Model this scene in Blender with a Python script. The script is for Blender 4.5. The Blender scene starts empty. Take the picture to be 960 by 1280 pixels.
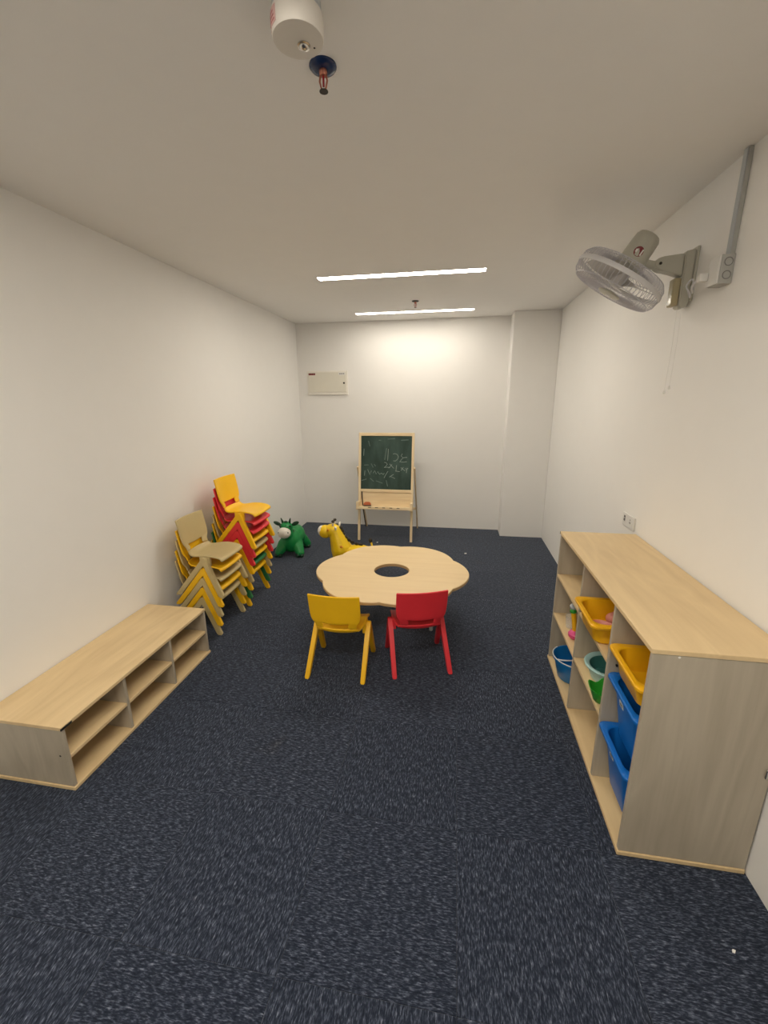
import bpy, bmesh, math, random
from mathutils import Vector, Matrix
random.seed(7)
PI = math.pi
scene = bpy.context.scene
COL = scene.collection

# ------------------------------------------------------------------ camera, world, exposure
F_PX, PITCH, ROLL, YAW = 527.2, 0.26046, -0.0082875, -0.1681
cam_data = bpy.data.cameras.new('camera')
cam_data.sensor_fit = 'VERTICAL'
cam_data.sensor_height = 36.0
cam_data.lens = 36.0 * F_PX / 1280.0
cam_data.clip_start = 0.02
cam = bpy.data.objects.new('camera', cam_data)
COL.objects.link(cam)
fw = Vector((math.sin(YAW) * math.cos(PITCH), math.cos(YAW) * math.cos(PITCH), -math.sin(PITCH)))
rt = Vector((math.cos(YAW), -math.sin(YAW), 0))
up = rt.cross(fw)
rt2 = math.cos(ROLL) * rt + math.sin(ROLL) * up
up2 = -math.sin(ROLL) * rt + math.cos(ROLL) * up
cam.matrix_world = Matrix(((rt2.x, up2.x, -fw.x, 0), (rt2.y, up2.y, -fw.y, 0),
                           (rt2.z, up2.z, -fw.z, 1.56), (0, 0, 0, 1)))
scene.camera = cam

world = bpy.data.worlds.new('world')
scene.world = world
world.use_nodes = True
world.node_tree.nodes['Background'].inputs['Color'].default_value = (0.05, 0.05, 0.05, 1)
world.node_tree.nodes['Background'].inputs['Strength'].default_value = 1.0

scene.view_settings.view_transform = 'Standard'
scene.view_settings.look = 'None'
scene.view_settings.gamma = 1.0
scene.view_settings.use_curve_mapping = False
scene.view_settings.exposure = 1.46

LIGHT_COLOR = (1.0, 0.915, 0.79)
LIGHT_MID = 24.5        # emission strength of the nearer strip in view
LIGHT_FAR = 11.5        # the strip by the back wall
LIGHT_NEAR = 28.5       # emission strength of the assumed, unseen strips added to light the near room

# room dimensions
XL, XR, YB, YF, H = -1.909, 1.0188, 5.122, -2.4, 2.430
COLX, COLY = 0.5495, 4.878

# ------------------------------------------------------------------ materials
def new_mat(name):
    m = bpy.data.materials.new(name)
    m.use_nodes = True
    nt = m.node_tree
    b = nt.nodes['Principled BSDF']
    return m, nt, b

def plain(name, col, rough=0.5, metal=0.0, spec=0.5, bump=0.0, bscale=200, vary=0.04, trans=0.0, alpha=1.0):
    m, nt, b = new_mat(name)
    N, L = nt.nodes, nt.links
    tc = N.new('ShaderNodeTexCoord')
    nz = N.new('ShaderNodeTexNoise'); nz.inputs['Scale'].default_value = 9; nz.inputs['Detail'].default_value = 3
    L.new(tc.outputs['Object'], nz.inputs['Vector'])
    mx = N.new('ShaderNodeMix'); mx.data_type = 'RGBA'
    mx.inputs[6].default_value = tuple(c * (1 - vary) for c in col) + (1,)
    mx.inputs[7].default_value = tuple(min(1, c * (1 + vary)) for c in col) + (1,)
    L.new(nz.outputs['Fac'], mx.inputs[0])
    L.new(mx.outputs[2], b.inputs['Base Color'])
    b.inputs['Roughness'].default_value = rough
    b.inputs['Metallic'].default_value = metal
    b.inputs['Specular IOR Level'].default_value = spec
    b.inputs['Transmission Weight'].default_value = trans
    b.inputs['Alpha'].default_value = alpha
    if bump:
        n2 = N.new('ShaderNodeTexNoise'); n2.inputs['Scale'].default_value = bscale; n2.inputs['Detail'].default_value = 2
        L.new(tc.outputs['Object'], n2.inputs['Vector'])
        bp = N.new('ShaderNodeBump'); bp.inputs['Strength'].default_value = bump; bp.inputs['Distance'].default_value = 0.002
        L.new(n2.outputs['Fac'], bp.inputs['Height'])
        L.new(bp.outputs['Normal'], b.inputs['Normal'])
    return m

def wood(name, axis, light, dark, rough=0.45, contrast=1.0, cathedral=0.3, across=38.0):
    m, nt, b = new_mat(name)
    N, L = nt.nodes, nt.links
    tc = N.new('ShaderNodeTexCoord')
    oi = N.new('ShaderNodeObjectInfo')
    mp = N.new('ShaderNodeMapping')
    sc = [across] * 3; sc[axis] = 1.6
    mp.inputs['Scale'].default_value = sc
    addv = N.new('ShaderNodeVectorMath'); addv.operation = 'ADD'
    rnd = N.new('ShaderNodeVectorMath'); rnd.operation = 'SCALE'
    rnd.inputs[0].default_value = (3.1, 5.7, 7.3)
    L.new(oi.outputs['Random'], rnd.inputs['Scale'])
    L.new(tc.outputs['Object'], addv.inputs[0]); L.new(rnd.outputs['Vector'], addv.inputs[1])
    L.new(addv.outputs['Vector'], mp.inputs['Vector'])
    n1 = N.new('ShaderNodeTexNoise'); n1.inputs['Scale'].default_value = 1.0; n1.inputs['Detail'].default_value = 5
    n1.inputs['Roughness'].default_value = 0.6; n1.inputs['Distortion'].default_value = 0.4
    L.new(mp.outputs['Vector'], n1.inputs['Vector'])
    # broad cathedral bands
    mp2 = N.new('ShaderNodeMapping'); s2 = [5.0] * 3; s2[axis] = 0.9
    mp2.inputs['Scale'].default_value = s2
    L.new(addv.outputs['Vector'], mp2.inputs['Vector'])
    n2 = N.new('ShaderNodeTexNoise'); n2.inputs['Scale'].default_value = 1.0; n2.inputs['Detail'].default_value = 2
    n2.inputs['Distortion'].default_value = 1.0
    L.new(mp2.outputs['Vector'], n2.inputs['Vector'])
    mul = N.new('ShaderNodeMath'); mul.operation = 'MULTIPLY'; mul.inputs[1].default_value = 9.0
    L.new(n2.outputs['Fac'], mul.inputs[0])
    fr = N.new('ShaderNodeMath'); fr.operation = 'PINGPONG'; fr.inputs[1].default_value = 1.0
    L.new(mul.outputs[0], fr.inputs[0])
    mixf = N.new('ShaderNodeMix'); mixf.data_type = 'FLOAT'; mixf.inputs[0].default_value = cathedral
    L.new(n1.outputs['Fac'], mixf.inputs[2]); L.new(fr.outputs[0], mixf.inputs[3])
    rp = N.new('ShaderNodeValToRGB')
    rp.color_ramp.elements[0].position = 0.5 - 0.28 / contrast
    rp.color_ramp.elements[1].position = 0.5 + 0.28 / contrast
    rp.color_ramp.elements[0].color = tuple(dark) + (1,)
    rp.color_ramp.elements[1].color = tuple(light) + (1,)
    L.new(mixf.outputs[0], rp.inputs['Fac'])
    L.new(rp.outputs['Color'], b.inputs['Base Color'])
    b.inputs['Roughness'].default_value = rough
    bp = N.new('ShaderNodeBump'); bp.inputs['Strength'].default_value = 0.08; bp.inputs['Distance'].default_value = 0.001
    L.new(n1.outputs['Fac'], bp.inputs['Height']); L.new(bp.outputs['Normal'], b.inputs['Normal'])
    return m

def emit(name, col, strength):
    m = bpy.data.materials.new(name); m.use_nodes = True
    nt = m.node_tree; nt.nodes.clear()
    e = nt.nodes.new('ShaderNodeEmission'); o = nt.nodes.new('ShaderNodeOutputMaterial')
    e.inputs['Color'].default_value = tuple(col) + (1,); e.inputs['Strength'].default_value = strength
    nt.links.new(e.outputs[0], o.inputs[0])
    return m

def carpet_mat():
    m, nt, b = new_mat('carpet')
    N, L = nt.nodes, nt.links
    tc = N.new('ShaderNodeTexCoord'); oi = N.new('ShaderNodeObjectInfo')
    rnd = N.new('ShaderNodeVectorMath'); rnd.operation = 'SCALE'; rnd.inputs[0].default_value = (13.1, 29.7, 0)
    L.new(oi.outputs['Random'], rnd.inputs['Scale'])
    ad = N.new('ShaderNodeVectorMath'); ad.operation = 'ADD'
    L.new(tc.outputs['Object'], ad.inputs[0]); L.new(rnd.outputs['Vector'], ad.inputs[1])
    def streak(ax, al, det):
        mp = N.new('ShaderNodeMapping'); mp.inputs['Scale'].default_value = (ax, al, 1)
        L.new(ad.outputs['Vector'], mp.inputs['Vector'])
        n = N.new('ShaderNodeTexNoise'); n.inputs['Scale'].default_value = 1; n.inputs['Detail'].default_value = det
        n.inputs['Roughness'].default_value = 0.6; n.inputs['Distortion'].default_value = 0.25
        L.new(mp.outputs['Vector'], n.inputs['Vector'])
        return n
    a = streak(260, 62, 3); c = streak(130, 30, 2)
    mx = N.new('ShaderNodeMix'); mx.data_type = 'FLOAT'; mx.inputs[0].default_value = 0.35
    L.new(a.outputs['Fac'], mx.inputs[2]); L.new(c.outputs['Fac'], mx.inputs[3])
    # tile to tile shift
    sh = N.new('ShaderNodeMath'); sh.operation = 'MULTIPLY_ADD'; sh.inputs[1].default_value = 0.012
    L.new(oi.outputs['Random'], sh.inputs[0]); L.new(mx.outputs[0], sh.inputs[2])
    rp = N.new('ShaderNodeValToRGB'); cr = rp.color_ramp
    cr.elements[0].position = 0.38; cr.elements[0].color = (0.009, 0.0125, 0.0235, 1)
    cr.elements[1].position = 0.76; cr.elements[1].color = (0.29, 0.325, 0.41, 1)
    e = cr.elements.new(0.50); e.color = (0.021, 0.028, 0.047, 1)
    e = cr.elements.new(0.60); e.color = (0.074, 0.089, 0.129, 1)
    L.new(sh.outputs[0], rp.inputs['Fac'])
    # faint brown wear blotches
    nb = N.new('ShaderNodeTexNoise'); nb.inputs['Scale'].default_value = 4.0; nb.inputs['Detail'].default_value = 2
    L.new(ad.outputs['Vector'], nb.inputs['Vector'])
    r2 = N.new('ShaderNodeValToRGB'); r2.color_ramp.elements[0].position = 0.70; r2.color_ramp.elements[1].position = 0.9
    L.new(nb.outputs['Fac'], r2.inputs['Fac'])
    m2 = N.new('ShaderNodeMix'); m2.data_type = 'RGBA'; m2.blend_type = 'MULTIPLY'
    L.new(r2.outputs['Color'], m2.inputs[0]); L.new(rp.outputs['Color'], m2.inputs[6]); m2.inputs[7].default_value = (1.0, 0.82, 0.6, 1)
    L.new(m2.outputs[2], b.inputs['Base Color'])
    b.inputs['Roughness'].default_value = 0.95; b.inputs['Specular IOR Level'].default_value = 0.15
    b.inputs['Sheen Weight'].default_value = 0.24; b.inputs['Sheen Roughness'].default_value = 0.45; b.inputs['Sheen Tint'].default_value = (0.86, 0.93, 1.0, 1)
    bp = N.new('ShaderNodeBump'); bp.inputs['Strength'].default_value = 0.2; bp.inputs['Distance'].default_value = 0.002
    L.new(mx.outputs[0], bp.inputs['Height']); L.new(bp.outputs['Normal'], b.inputs['Normal'])
    return m

WL, WD = (0.76, 0.575, 0.335), (0.63, 0.46, 0.255)
GL, GD = (0.515, 0.455, 0.355), (0.405, 0.35, 0.265)  # upright panels: greyer laminate, with part of their shade put into the colour
M = {}
M['wall'] = plain('wall_paint', (0.885, 0.872, 0.845), 0.75, bump=0.05, bscale=350, vary=0.012, spec=0.25)
M['ceiling'] = plain('ceiling_paint', (0.93, 0.915, 0.89), 0.85, bump=0.03, vary=0.012, spec=0.2)
M['subfloor'] = plain('subfloor', (0.02, 0.022, 0.028), 0.9)
M['carpet'] = carpet_mat()
M['wood_x'] = wood('maple_x', 0, WL, WD)
M['wood_y'] = wood('maple_y', 1, (0.80, 0.61, 0.345), (0.68, 0.50, 0.27))
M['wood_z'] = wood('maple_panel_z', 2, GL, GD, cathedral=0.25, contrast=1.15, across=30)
M['edge'] = plain('edge_band', (0.66, 0.56, 0.40), 0.5)
M['pine'] = wood('pine_z', 2, (0.88, 0.73, 0.48), (0.78, 0.60, 0.36), across=60)
M['pine_x'] = wood('pine_x', 0, (0.88, 0.72, 0.46), (0.76, 0.57, 0.33), across=60)
M['table'] = wood('table_top', 0, (0.83, 0.64, 0.365), (0.75, 0.555, 0.30), across=30, cathedral=0.15, rough=0.4)
M['table_edge'] = plain('table_edge', (0.55, 0.36, 0.17), 0.5)
M['yellow'] = plain('yellow_plastic', (0.97, 0.555, 0.010), 0.36)
M['red'] = plain('red_plastic', (0.80, 0.036, 0.050), 0.36)
M['beige'] = plain('beige_plastic', (0.56, 0.45, 0.225), 0.42)
M['green'] = plain('green_plastic', (0.03, 0.20, 0.07), 0.4)
M['bin_yellow'] = plain('bin_yellow', (0.88, 0.46, 0.008), 0.35)
M['bin_blue'] = plain('bin_blue', (0.006, 0.15, 0.55), 0.35)
M['bucket_blue'] = plain('bucket_blue', (0.01, 0.19, 0.52), 0.35)
M['white_plastic'] = plain('white_plastic', (0.78, 0.77, 0.74), 0.4)
M['fan_body'] = plain('fan_body', (0.50, 0.485, 0.41), 0.4)
M['fan_wire'] = plain('fan_wire', (0.58, 0.57, 0.62), 0.35)
M['fan_ring'] = plain('fan_ring', (0.66, 0.65, 0.66), 0.35)
M['fan_blade'] = plain('fan_blade', (0.55, 0.53, 0.52), 0.3)
M['switch_case'] = plain('switch_case', (0.55, 0.48, 0.30), 0.15, trans=0.3)
M['black'] = plain('black', (0.012, 0.012, 0.012), 0.5)
M['dark_red'] = plain('dark_red', (0.20, 0.012, 0.015), 0.4)
M['label_white'] = plain('label_white', (0.82, 0.80, 0.76), 0.5)
M['grey_text'] = plain('grey_text', (0.22, 0.21, 0.20), 0.6)
M['panel'] = plain('panel_enamel', (0.78, 0.75, 0.65), 0.35)
M['panel_frame'] = plain('panel_frame', (0.86, 0.83, 0.76), 0.35)
M['trunking'] = plain('trunking_grey', (0.46, 0.46, 0.43), 0.45)
M['metal'] = plain('metal', (0.62, 0.60, 0.56), 0.25, metal=1.0)
M['dark_metal'] = plain('dark_metal', (0.05, 0.045, 0.04), 0.4, metal=0.6)
M['copper'] = plain('copper_head', (0.50, 0.20, 0.14), 0.3, metal=0.8)
M['blue_disc'] = plain('blue_disc', (0.008, 0.028, 0.10), 0.25)
M['red_bulb'] = plain('red_bulb', (0.35, 0.02, 0.03), 0.15)
M['collar'] = plain('collar', (0.47, 0.50, 0.52), 0.3)
M['detector'] = plain('detector', (0.74, 0.70, 0.64), 0.4)
M['pink_label'] = plain('pink_label', (0.66, 0.42, 0.40), 0.5)
M['red_ink'] = plain('red_ink', (0.42, 0.12, 0.13), 0.5)
M['cow'] = plain('cow_green', (0.006, 0.235, 0.055), 0.33)
M['cow_dark'] = plain('cow_dark', (0.01, 0.045, 0.02), 0.4)
M['muzzle'] = plain('muzzle_cream', (0.87, 0.84, 0.75), 0.4)
M['gir'] = plain('giraffe_yellow', (0.90, 0.60, 0.01), 0.35)
M['gir_orange'] = plain('giraffe_orange', (0.75, 0.30, 0.01), 0.4)
M['spot'] = plain('giraffe_dark', (0.03, 0.022, 0.012), 0.5)
M['teal'] = plain('teal_plastic', (0.40, 0.62, 0.60), 0.35)
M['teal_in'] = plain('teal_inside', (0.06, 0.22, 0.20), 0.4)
M['toy_green'] = plain('toy_green', (0.03, 0.33, 0.03), 0.35)
M['pink'] = plain('pink_plastic', (0.80, 0.32, 0.26), 0.45)
M['magenta'] = plain('magenta_plastic', (0.75, 0.08, 0.26), 0.4)
M['clear'] = plain('clear_plastic', (0.85, 0.86, 0.86), 0.1, alpha=0.22)
M['strap'] = plain('strap_brown', (0.06, 0.04, 0.028), 0.7)
M['duster'] = plain('duster_orange', (0.55, 0.14, 0.05), 0.6)
M['paper'] = plain('paper', (0.8, 0.8, 0.78), 0.7)

def board_mat():
    m, nt, b = new_mat('chalkboard_green')
    N, L = nt.nodes, nt.links
    tc = N.new('ShaderNodeTexCoord')
    mp = N.new('ShaderNodeMapping'); mp.inputs['Scale'].default_value = (9, 3, 3)
    L.new(tc.outputs['Object'], mp.inputs['Vector'])
    n = N.new('ShaderNodeTexNoise'); n.inputs['Scale'].default_value = 1; n.inputs['Detail'].default_value = 4
    L.new(mp.outputs['Vector'], n.inputs['Vector'])
    rp = N.new('ShaderNodeValToRGB')
    rp.color_ramp.elements[0].position = 0.35; rp.color_ramp.elements[0].color = (0.016, 0.042, 0.032, 1)
    rp.color_ramp.elements[1].position = 0.75; rp.color_ramp.elements[1].color = (0.062, 0.11, 0.092, 1)
    L.new(n.outputs['Fac'], rp.inputs['Fac']); L.new(rp.outputs['Color'], b.inputs['Base Color'])
    b.inputs['Roughness'].default_value = 0.75
    return m
M['board'] = board_mat()
M['chalk'] = plain('chalk', (0.28, 0.34, 0.31), 0.9, vary=0.3)
M['chalk_faint'] = plain('chalk_faint', (0.13, 0.18, 0.16), 0.9, vary=0.3)

# ------------------------------------------------------------------ mesh helpers
def link_mesh(name, bm, mat, parent=None, smooth=False, recalc=True):
    if recalc:
        bmesh.ops.recalc_face_normals(bm, faces=bm.faces)
    me = bpy.data.meshes.new(name)
    bm.to_mesh(me); bm.free()
    if isinstance(mat, (list, tuple)):
        for mm in mat: me.materials.append(mm)
    else:
        me.materials.append(mat)
    if smooth:
        for p in me.polygons: p.use_smooth = True
        if smooth != 'full':
            try: me.set_sharp_from_angle(angle=math.radians(40))
            except Exception: pass
    o = bpy.data.objects.new(name, me)
    COL.objects.link(o)
    if parent is not None: o.parent = parent
    return o

def tag(o, label=None, cat=None, group=None, kind=None):
    if label: o['label'] = label
    if cat: o['category'] = cat
    if group: o['group'] = group
    if kind: o['kind'] = kind
    return o

def thing(name, label, cat, loc=(0, 0, 0), rz=0.0, group=None):
    o = bpy.data.objects.new(name, None)
    o.empty_display_size = 0.05
    COL.objects.link(o)
    o.location = loc; o.rotation_euler = (0, 0, rz)
    return tag(o, label, cat, group)

def copy_thing(src, loc, rz, label, group=None):
    r = src.copy(); COL.objects.link(r); r.location = loc; r.rotation_euler = (0, 0, rz)
    r['label'] = label
    if group: r['group'] = group
    for ch in list(src.children):
        c = ch.copy(); COL.objects.link(c); c.parent = r
        for g in list(ch.children):
            d = g.copy(); COL.objects.link(d); d.parent = c
    return r

def add_box(bm, x0, x1, y0, y1, z0, z1, bev=0.0, seg=1):
    vs = [bm.verts.new((x, y, z)) for x in (x0, x1) for y in (y0, y1) for z in (z0, z1)]
    idx = [(0, 1, 3, 2), (4, 6, 7, 5), (0, 4, 5, 1), (2, 3, 7, 6), (0, 2, 6, 4), (1, 5, 7, 3)]
    fs = [bm.faces.new([vs[i] for i in f]) for f in idx]
    if bev > 0:
        es = set()
        for f in fs: es.update(f.edges)
        bmesh.ops.bevel(bm, geom=list(es), offset=bev, segments=seg, affect='EDGES', profile=0.6)
    return bm

def box(name, x0, x1, y0, y1, z0, z1, mat, parent=None, bev=0.0015, seg=1):
    bm = bmesh.new(); add_box(bm, x0, x1, y0, y1, z0, z1, bev, seg)
    return link_mesh(name, bm, mat, parent)

def add_loft(bm, loops, cap0=True, cap1=True, closed=True):
    rings = [[bm.verts.new(p) for p in lp] for lp in loops]
    n = len(rings[0])
    for a, b in zip(rings[:-1], rings[1:]):
        for i in range(n if closed else n - 1):
            j = (i + 1) % n
            bm.faces.new((a[i], a[j], b[j], b[i]))
    if cap0: bm.faces.new(list(reversed(rings[0])))
    if cap1: bm.faces.new(rings[-1])
    return rings

def add_tube(bm, pts, r, seg=8, cap=True):
    pts = [Vector(p) for p in pts]
    rs = r if isinstance(r, (list, tuple)) else [r] * len(pts)
    loops = []; prev = None
    for i, p in enumerate(pts):
        if i == 0: t = pts[1] - pts[0]
        elif i == len(pts) - 1: t = pts[-1] - pts[-2]
        else: t = (pts[i + 1] - pts[i]).normalized() + (pts[i] - pts[i - 1]).normalized()
        t.normalize()
        if prev is None:
            ref = Vector((0, 0, 1)) if abs(t.z) < 0.9 else Vector((1, 0, 0))
            a = t.cross(ref).normalized()
        else:
            a = (prev - t * prev.dot(t)).normalized()
        prev = a; b = t.cross(a)
        loops.append([p + rs[i] * (math.cos(2 * PI * k / seg) * a + math.sin(2 * PI * k / seg) * b) for k in range(seg)])
    add_loft(bm, loops, cap, cap)

def add_ring(bm, R, r, seg=48, rs=6, mtx=None):
    loops = []
    for i in range(seg):
        t = 2 * PI * i / seg
        lp = []
        for k in range(rs):
            u = 2 * PI * k / rs
            v = Vector(((R + r * math.cos(u)) * math.cos(t), (R + r * math.cos(u)) * math.sin(t), r * math.sin(u)))
            lp.append(mtx @ v if mtx else v)
        loops.append(lp)
    rings = [[bm.verts.new(p) for p in lp] for lp in loops]
    for i in range(seg):
        a, b = rings[i], rings[(i + 1) % seg]
        for k in range(rs):
            bm.faces.new((a[k], a[(k + 1) % rs], b[(k + 1) % rs], b[k]))

def add_lathe(bm, prof, seg=24, mtx=None, a0=0.0):
    """prof: list of (r, z); r == 0 only at the ends"""
    mtx = mtx or Matrix()
    rings = []
    for r, z in prof:
        if r <= 1e-6: rings.append([bm.verts.new(mtx @ Vector((0, 0, z)))])
        else: rings.append([bm.verts.new(mtx @ Vector((r * math.cos(a0 + 2 * PI * i / seg), r * math.sin(a0 + 2 * PI * i / seg), z))) for i in range(seg)])
    for a, b in zip(rings[:-1], rings[1:]):
        for i in range(seg):
            j = (i + 1) % seg
            if len(a) == 1 and len(b) > 1: bm.faces.new((a[0], b[j], b[i]))
            elif len(b) == 1 and len(a) > 1: bm.faces.new((a[i], a[j], b[0]))
            elif len(a) > 1: bm.faces.new((a[i], a[j], b[j], b[i]))
    return rings

def add_prism(bm, poly, fmap):
    """poly 2D points, fmap(p, side) -> 3D for side 0/1"""
    a = [bm.verts.new(fmap(p, 0)) for p in poly]
    b = [bm.verts.new(fmap(p, 1)) for p in poly]
    n = len(poly)
    for i in range(n):
        j = (i + 1) % n
        bm.faces.new((a[i], a[j], b[j], b[i]))
    bm.faces.new(list(reversed(a))); bm.faces.new(b)

def add_ellipsoid(bm, c, r, mtx=None, u=14, v=9):
    c = Vector(c)
    prof = []
    m = Matrix.Translation(c) @ (mtx or Matrix()) @ Matrix.Diagonal((r[0], r[1], r[2], 1))
    pr = [(math.sin(PI * k / v), -math.cos(PI * k / v)) for k in range(v + 1)]
    pr[0] = (0, -1); pr[-1] = (0, 1)
    add_lathe(bm, pr, u, m)

def axis_matrix(origin, zdir, xhint=(0, 0, 1)):
    z = Vector(zdir).normalized(); x = Vector(xhint); x = (x - z * x.dot(z)).normalized(); y = z.cross(x)
    return Matrix(((x.x, y.x, z.x, origin[0]), (x.y, y.y, z.y, origin[1]), (x.z, y.z, z.z, origin[2]), (0, 0, 0, 1)))

def rrect(hx, hy, r, n=4):
    pts = []
    for cx, cy, a in ((hx - r, hy - r, 0), (-hx + r, hy - r, 90), (-hx + r, -hy + r, 180), (hx - r, -hy + r, 270)):
        for k in range(n + 1):
            t = math.radians(a + 90 * k / n)
            pts.append((cx + r * math.cos(t), cy + r * math.sin(t)))
    return pts

def remeshed(name, bm, mat, parent, voxel=0.006, smooth=8, dec=None):
    """fuse overlapping closed blobs into one continuous skin"""
    bmesh.ops.recalc_face_normals(bm, faces=bm.faces)
    me = bpy.data.meshes.new(name + '_src'); bm.to_mesh(me); bm.free()
    o = bpy.data.objects.new(name + '_src', me); COL.objects.link(o)
    md = o.modifiers.new('r', 'REMESH'); md.mode = 'VOXEL'; md.voxel_size = voxel
    ms = o.modifiers.new('s', 'SMOOTH'); ms.factor = 0.6; ms.iterations = smooth
    dg = bpy.context.evaluated_depsgraph_get()
    new = bpy.data.meshes.new_from_object(o.evaluated_get(dg))
    bpy.data.objects.remove(o); bpy.data.meshes.remove(me)
    new.name = name
    new.materials.clear(); new.materials.append(mat)
    for p in new.polygons: p.use_smooth = True
    r = bpy.data.objects.new(name, new); COL.objects.link(r)
    if parent is not None: r.parent = parent
    return r

# ------------------------------------------------------------------ ceiling strip lights (lamps)
def strip_light(cx, cy, strength, label, length=1.21, width=0.078):
    t = thing('ceiling_light', label, 'light', (cx, cy, H), group='linear ceiling lights')
    hl, hw = length / 2, width / 2
    bm = bmesh.new()
    for a in ((-hl - .006, hl + .006, -hw - .006, -hw), (-hl - .006, hl + .006, hw, hw + .006),
              (-hl - .006, -hl, -hw, hw), (hl, hl + .006, -hw, hw)):
        add_box(bm, a[0], a[1], a[2], a[3], -0.004, 0.0)
    link_mesh('light_frame', bm, M['white_plastic'], t)
    bm = bmesh.new(); add_box(bm, -hl, hl, -hw, hw, -0.003, 0.0)
    link_mesh('diffuser', bm, emit('strip_glow', LIGHT_COLOR, strength), t)
    return t
strip_light(-0.440, 3.34, LIGHT_MID, 'longer glowing linear ceiling strip, the one nearer the camera')
strip_light(-0.469, 4.69, LIGHT_FAR, 'shorter looking glowing ceiling strip just before the back wall')
strip_light(-0.45, 0.55, LIGHT_NEAR, 'assumed linear ceiling strip overhead out of view, added to light the near room')
strip_light(-0.45, -0.9, LIGHT_NEAR, 'assumed unseen ceiling strip at the front end of the room, added for near light')

# ------------------------------------------------------------------ room shell
def struct(name, *a, mat=M['wall'], bev=0.0):
    return tag(box(name, *a, mat, None, bev), kind='structure')
T = 0.12
struct('wall_left', XL - T, XL, YF - T, YB + T, -0.1, H + T)
struct('wall_right', XR, XR + T, YF - T, YB + T, -0.1, H + T)
struct('wall_back', XL, XR, YB, YB + T, -0.1, H + T)
struct('wall_front', XL, XR, YF - T, YF, -0.1, H + T)
struct('wall_column', COLX, XR, COLY, YB, -0.006, H, bev=0.004)
struct('ceiling', XL, XR, YF, YB, H, H + T, mat=M['ceiling'])
floor = struct('floor', XL, XR, YF, YB, -0.10, -0.006, mat=M['subfloor'])

# carpet tiles, grain turned a quarter from one tile to the next
TS, TX, TY = 0.5, 0.055, 0.745
tile_cache = {}
def tile_mesh(x0, x1, y0, y1):
    key = tuple(round(v, 4) for v in (x0, x1, y0, y1))
    if key in tile_cache: return tile_cache[key]
    bm = bmesh.new(); g, ch = 0.0003, 0.0012
    lo = [(x0 + g, y0 + g), (x1 - g, y0 + g), (x1 - g, y1 - g), (x0 + g, y1 - g)]
    hi = [(x0 + g + ch, y0 + g + ch), (x1 - g - ch, y0 + g + ch), (x1 - g - ch, y1 - g - ch), (x0 + g + ch, y1 - g - ch)]
    add_loft(bm, [[(x, y, -0.006) for x, y in lo], [(x, y, -ch) for x, y in lo], [(x, y, 0.0) for x, y in hi]])
    bmesh.ops.recalc_face_normals(bm, faces=bm.faces)
    me = bpy.data.meshes.new('carpet_tile'); bm.to_mesh(me); bm.free()
    me.materials.append(M['carpet']); tile_cache[key] = me
    return me
for i in range(-5, 3):
    for j in range(-7, 10):
        cx, cy = TX + (i + .5) * TS, TY + (j + .5) * TS
        x0, x1 = max(cx - TS / 2, XL), min(cx + TS / 2, XR)
        y0, y1 = max(cy - TS / 2, YF), min(cy + TS / 2, YB)
        if x1 - x0 < .02 or y1 - y0 < .02: continue
        ext = [x0 - cx, x1 - cx, y0 - cy, y1 - cy]
        turn = (i + j) % 2
        if turn:                                    # local frame turned by 90 degrees: local x = world y, local y = -world x
            e = [ext[2], ext[3], -ext[1], -ext[0]]
        else: e = ext
        o = bpy.data.objects.new('carpet_tile', tile_mesh(*e))
        COL.objects.link(o); o.parent = floor
        o.location = (cx, cy, 0); o.rotation_euler = (0, 0, PI / 2 if turn else 0)

# ------------------------------------------------------------------ tall shelf on the right
SX, SY0, SY1, SH, BT = 0.615, 1.249, 2.445, 0.822, 0.016
SXR = 1.0125
shelf = thing('storage_shelf', 'tall maple storage shelf with three bays of bins along the right wall', 'shelf', (SX, SY0, 0))
D, LN = SXR - SX, SY1 - SY0
d1, d2 = 0.318, 0.726      # divider centres (local y)
box('top_board', -0.004, D, -0.002, LN + 0.002, SH - BT, SH, M['wood_y'], shelf)
box('bottom_board', -0.004, D, -0.004, LN + 0.003, 0.001, 0.017, M['wood_y'], shelf)
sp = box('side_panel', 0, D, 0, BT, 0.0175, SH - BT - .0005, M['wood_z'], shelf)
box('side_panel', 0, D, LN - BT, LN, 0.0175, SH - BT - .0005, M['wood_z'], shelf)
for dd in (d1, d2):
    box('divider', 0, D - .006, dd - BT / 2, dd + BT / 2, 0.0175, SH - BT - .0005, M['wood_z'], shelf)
box('back_panel', D - .005, D, BT + .0005, LN - BT - .0005, 0.0175, SH - BT - .0005, M['wood_y'], shelf, bev=0)
for (a, b_) in ((d1, d2), (d2, LN)):
    e = b_ - (BT / 2 if b_ != LN else BT)
    for z in (0.301, 0.550):
        box('shelf_board', 0.001, D - .006, a + BT / 2 + .0005, e - .0005, z, z + BT, M['wood_y'], shelf)
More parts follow.
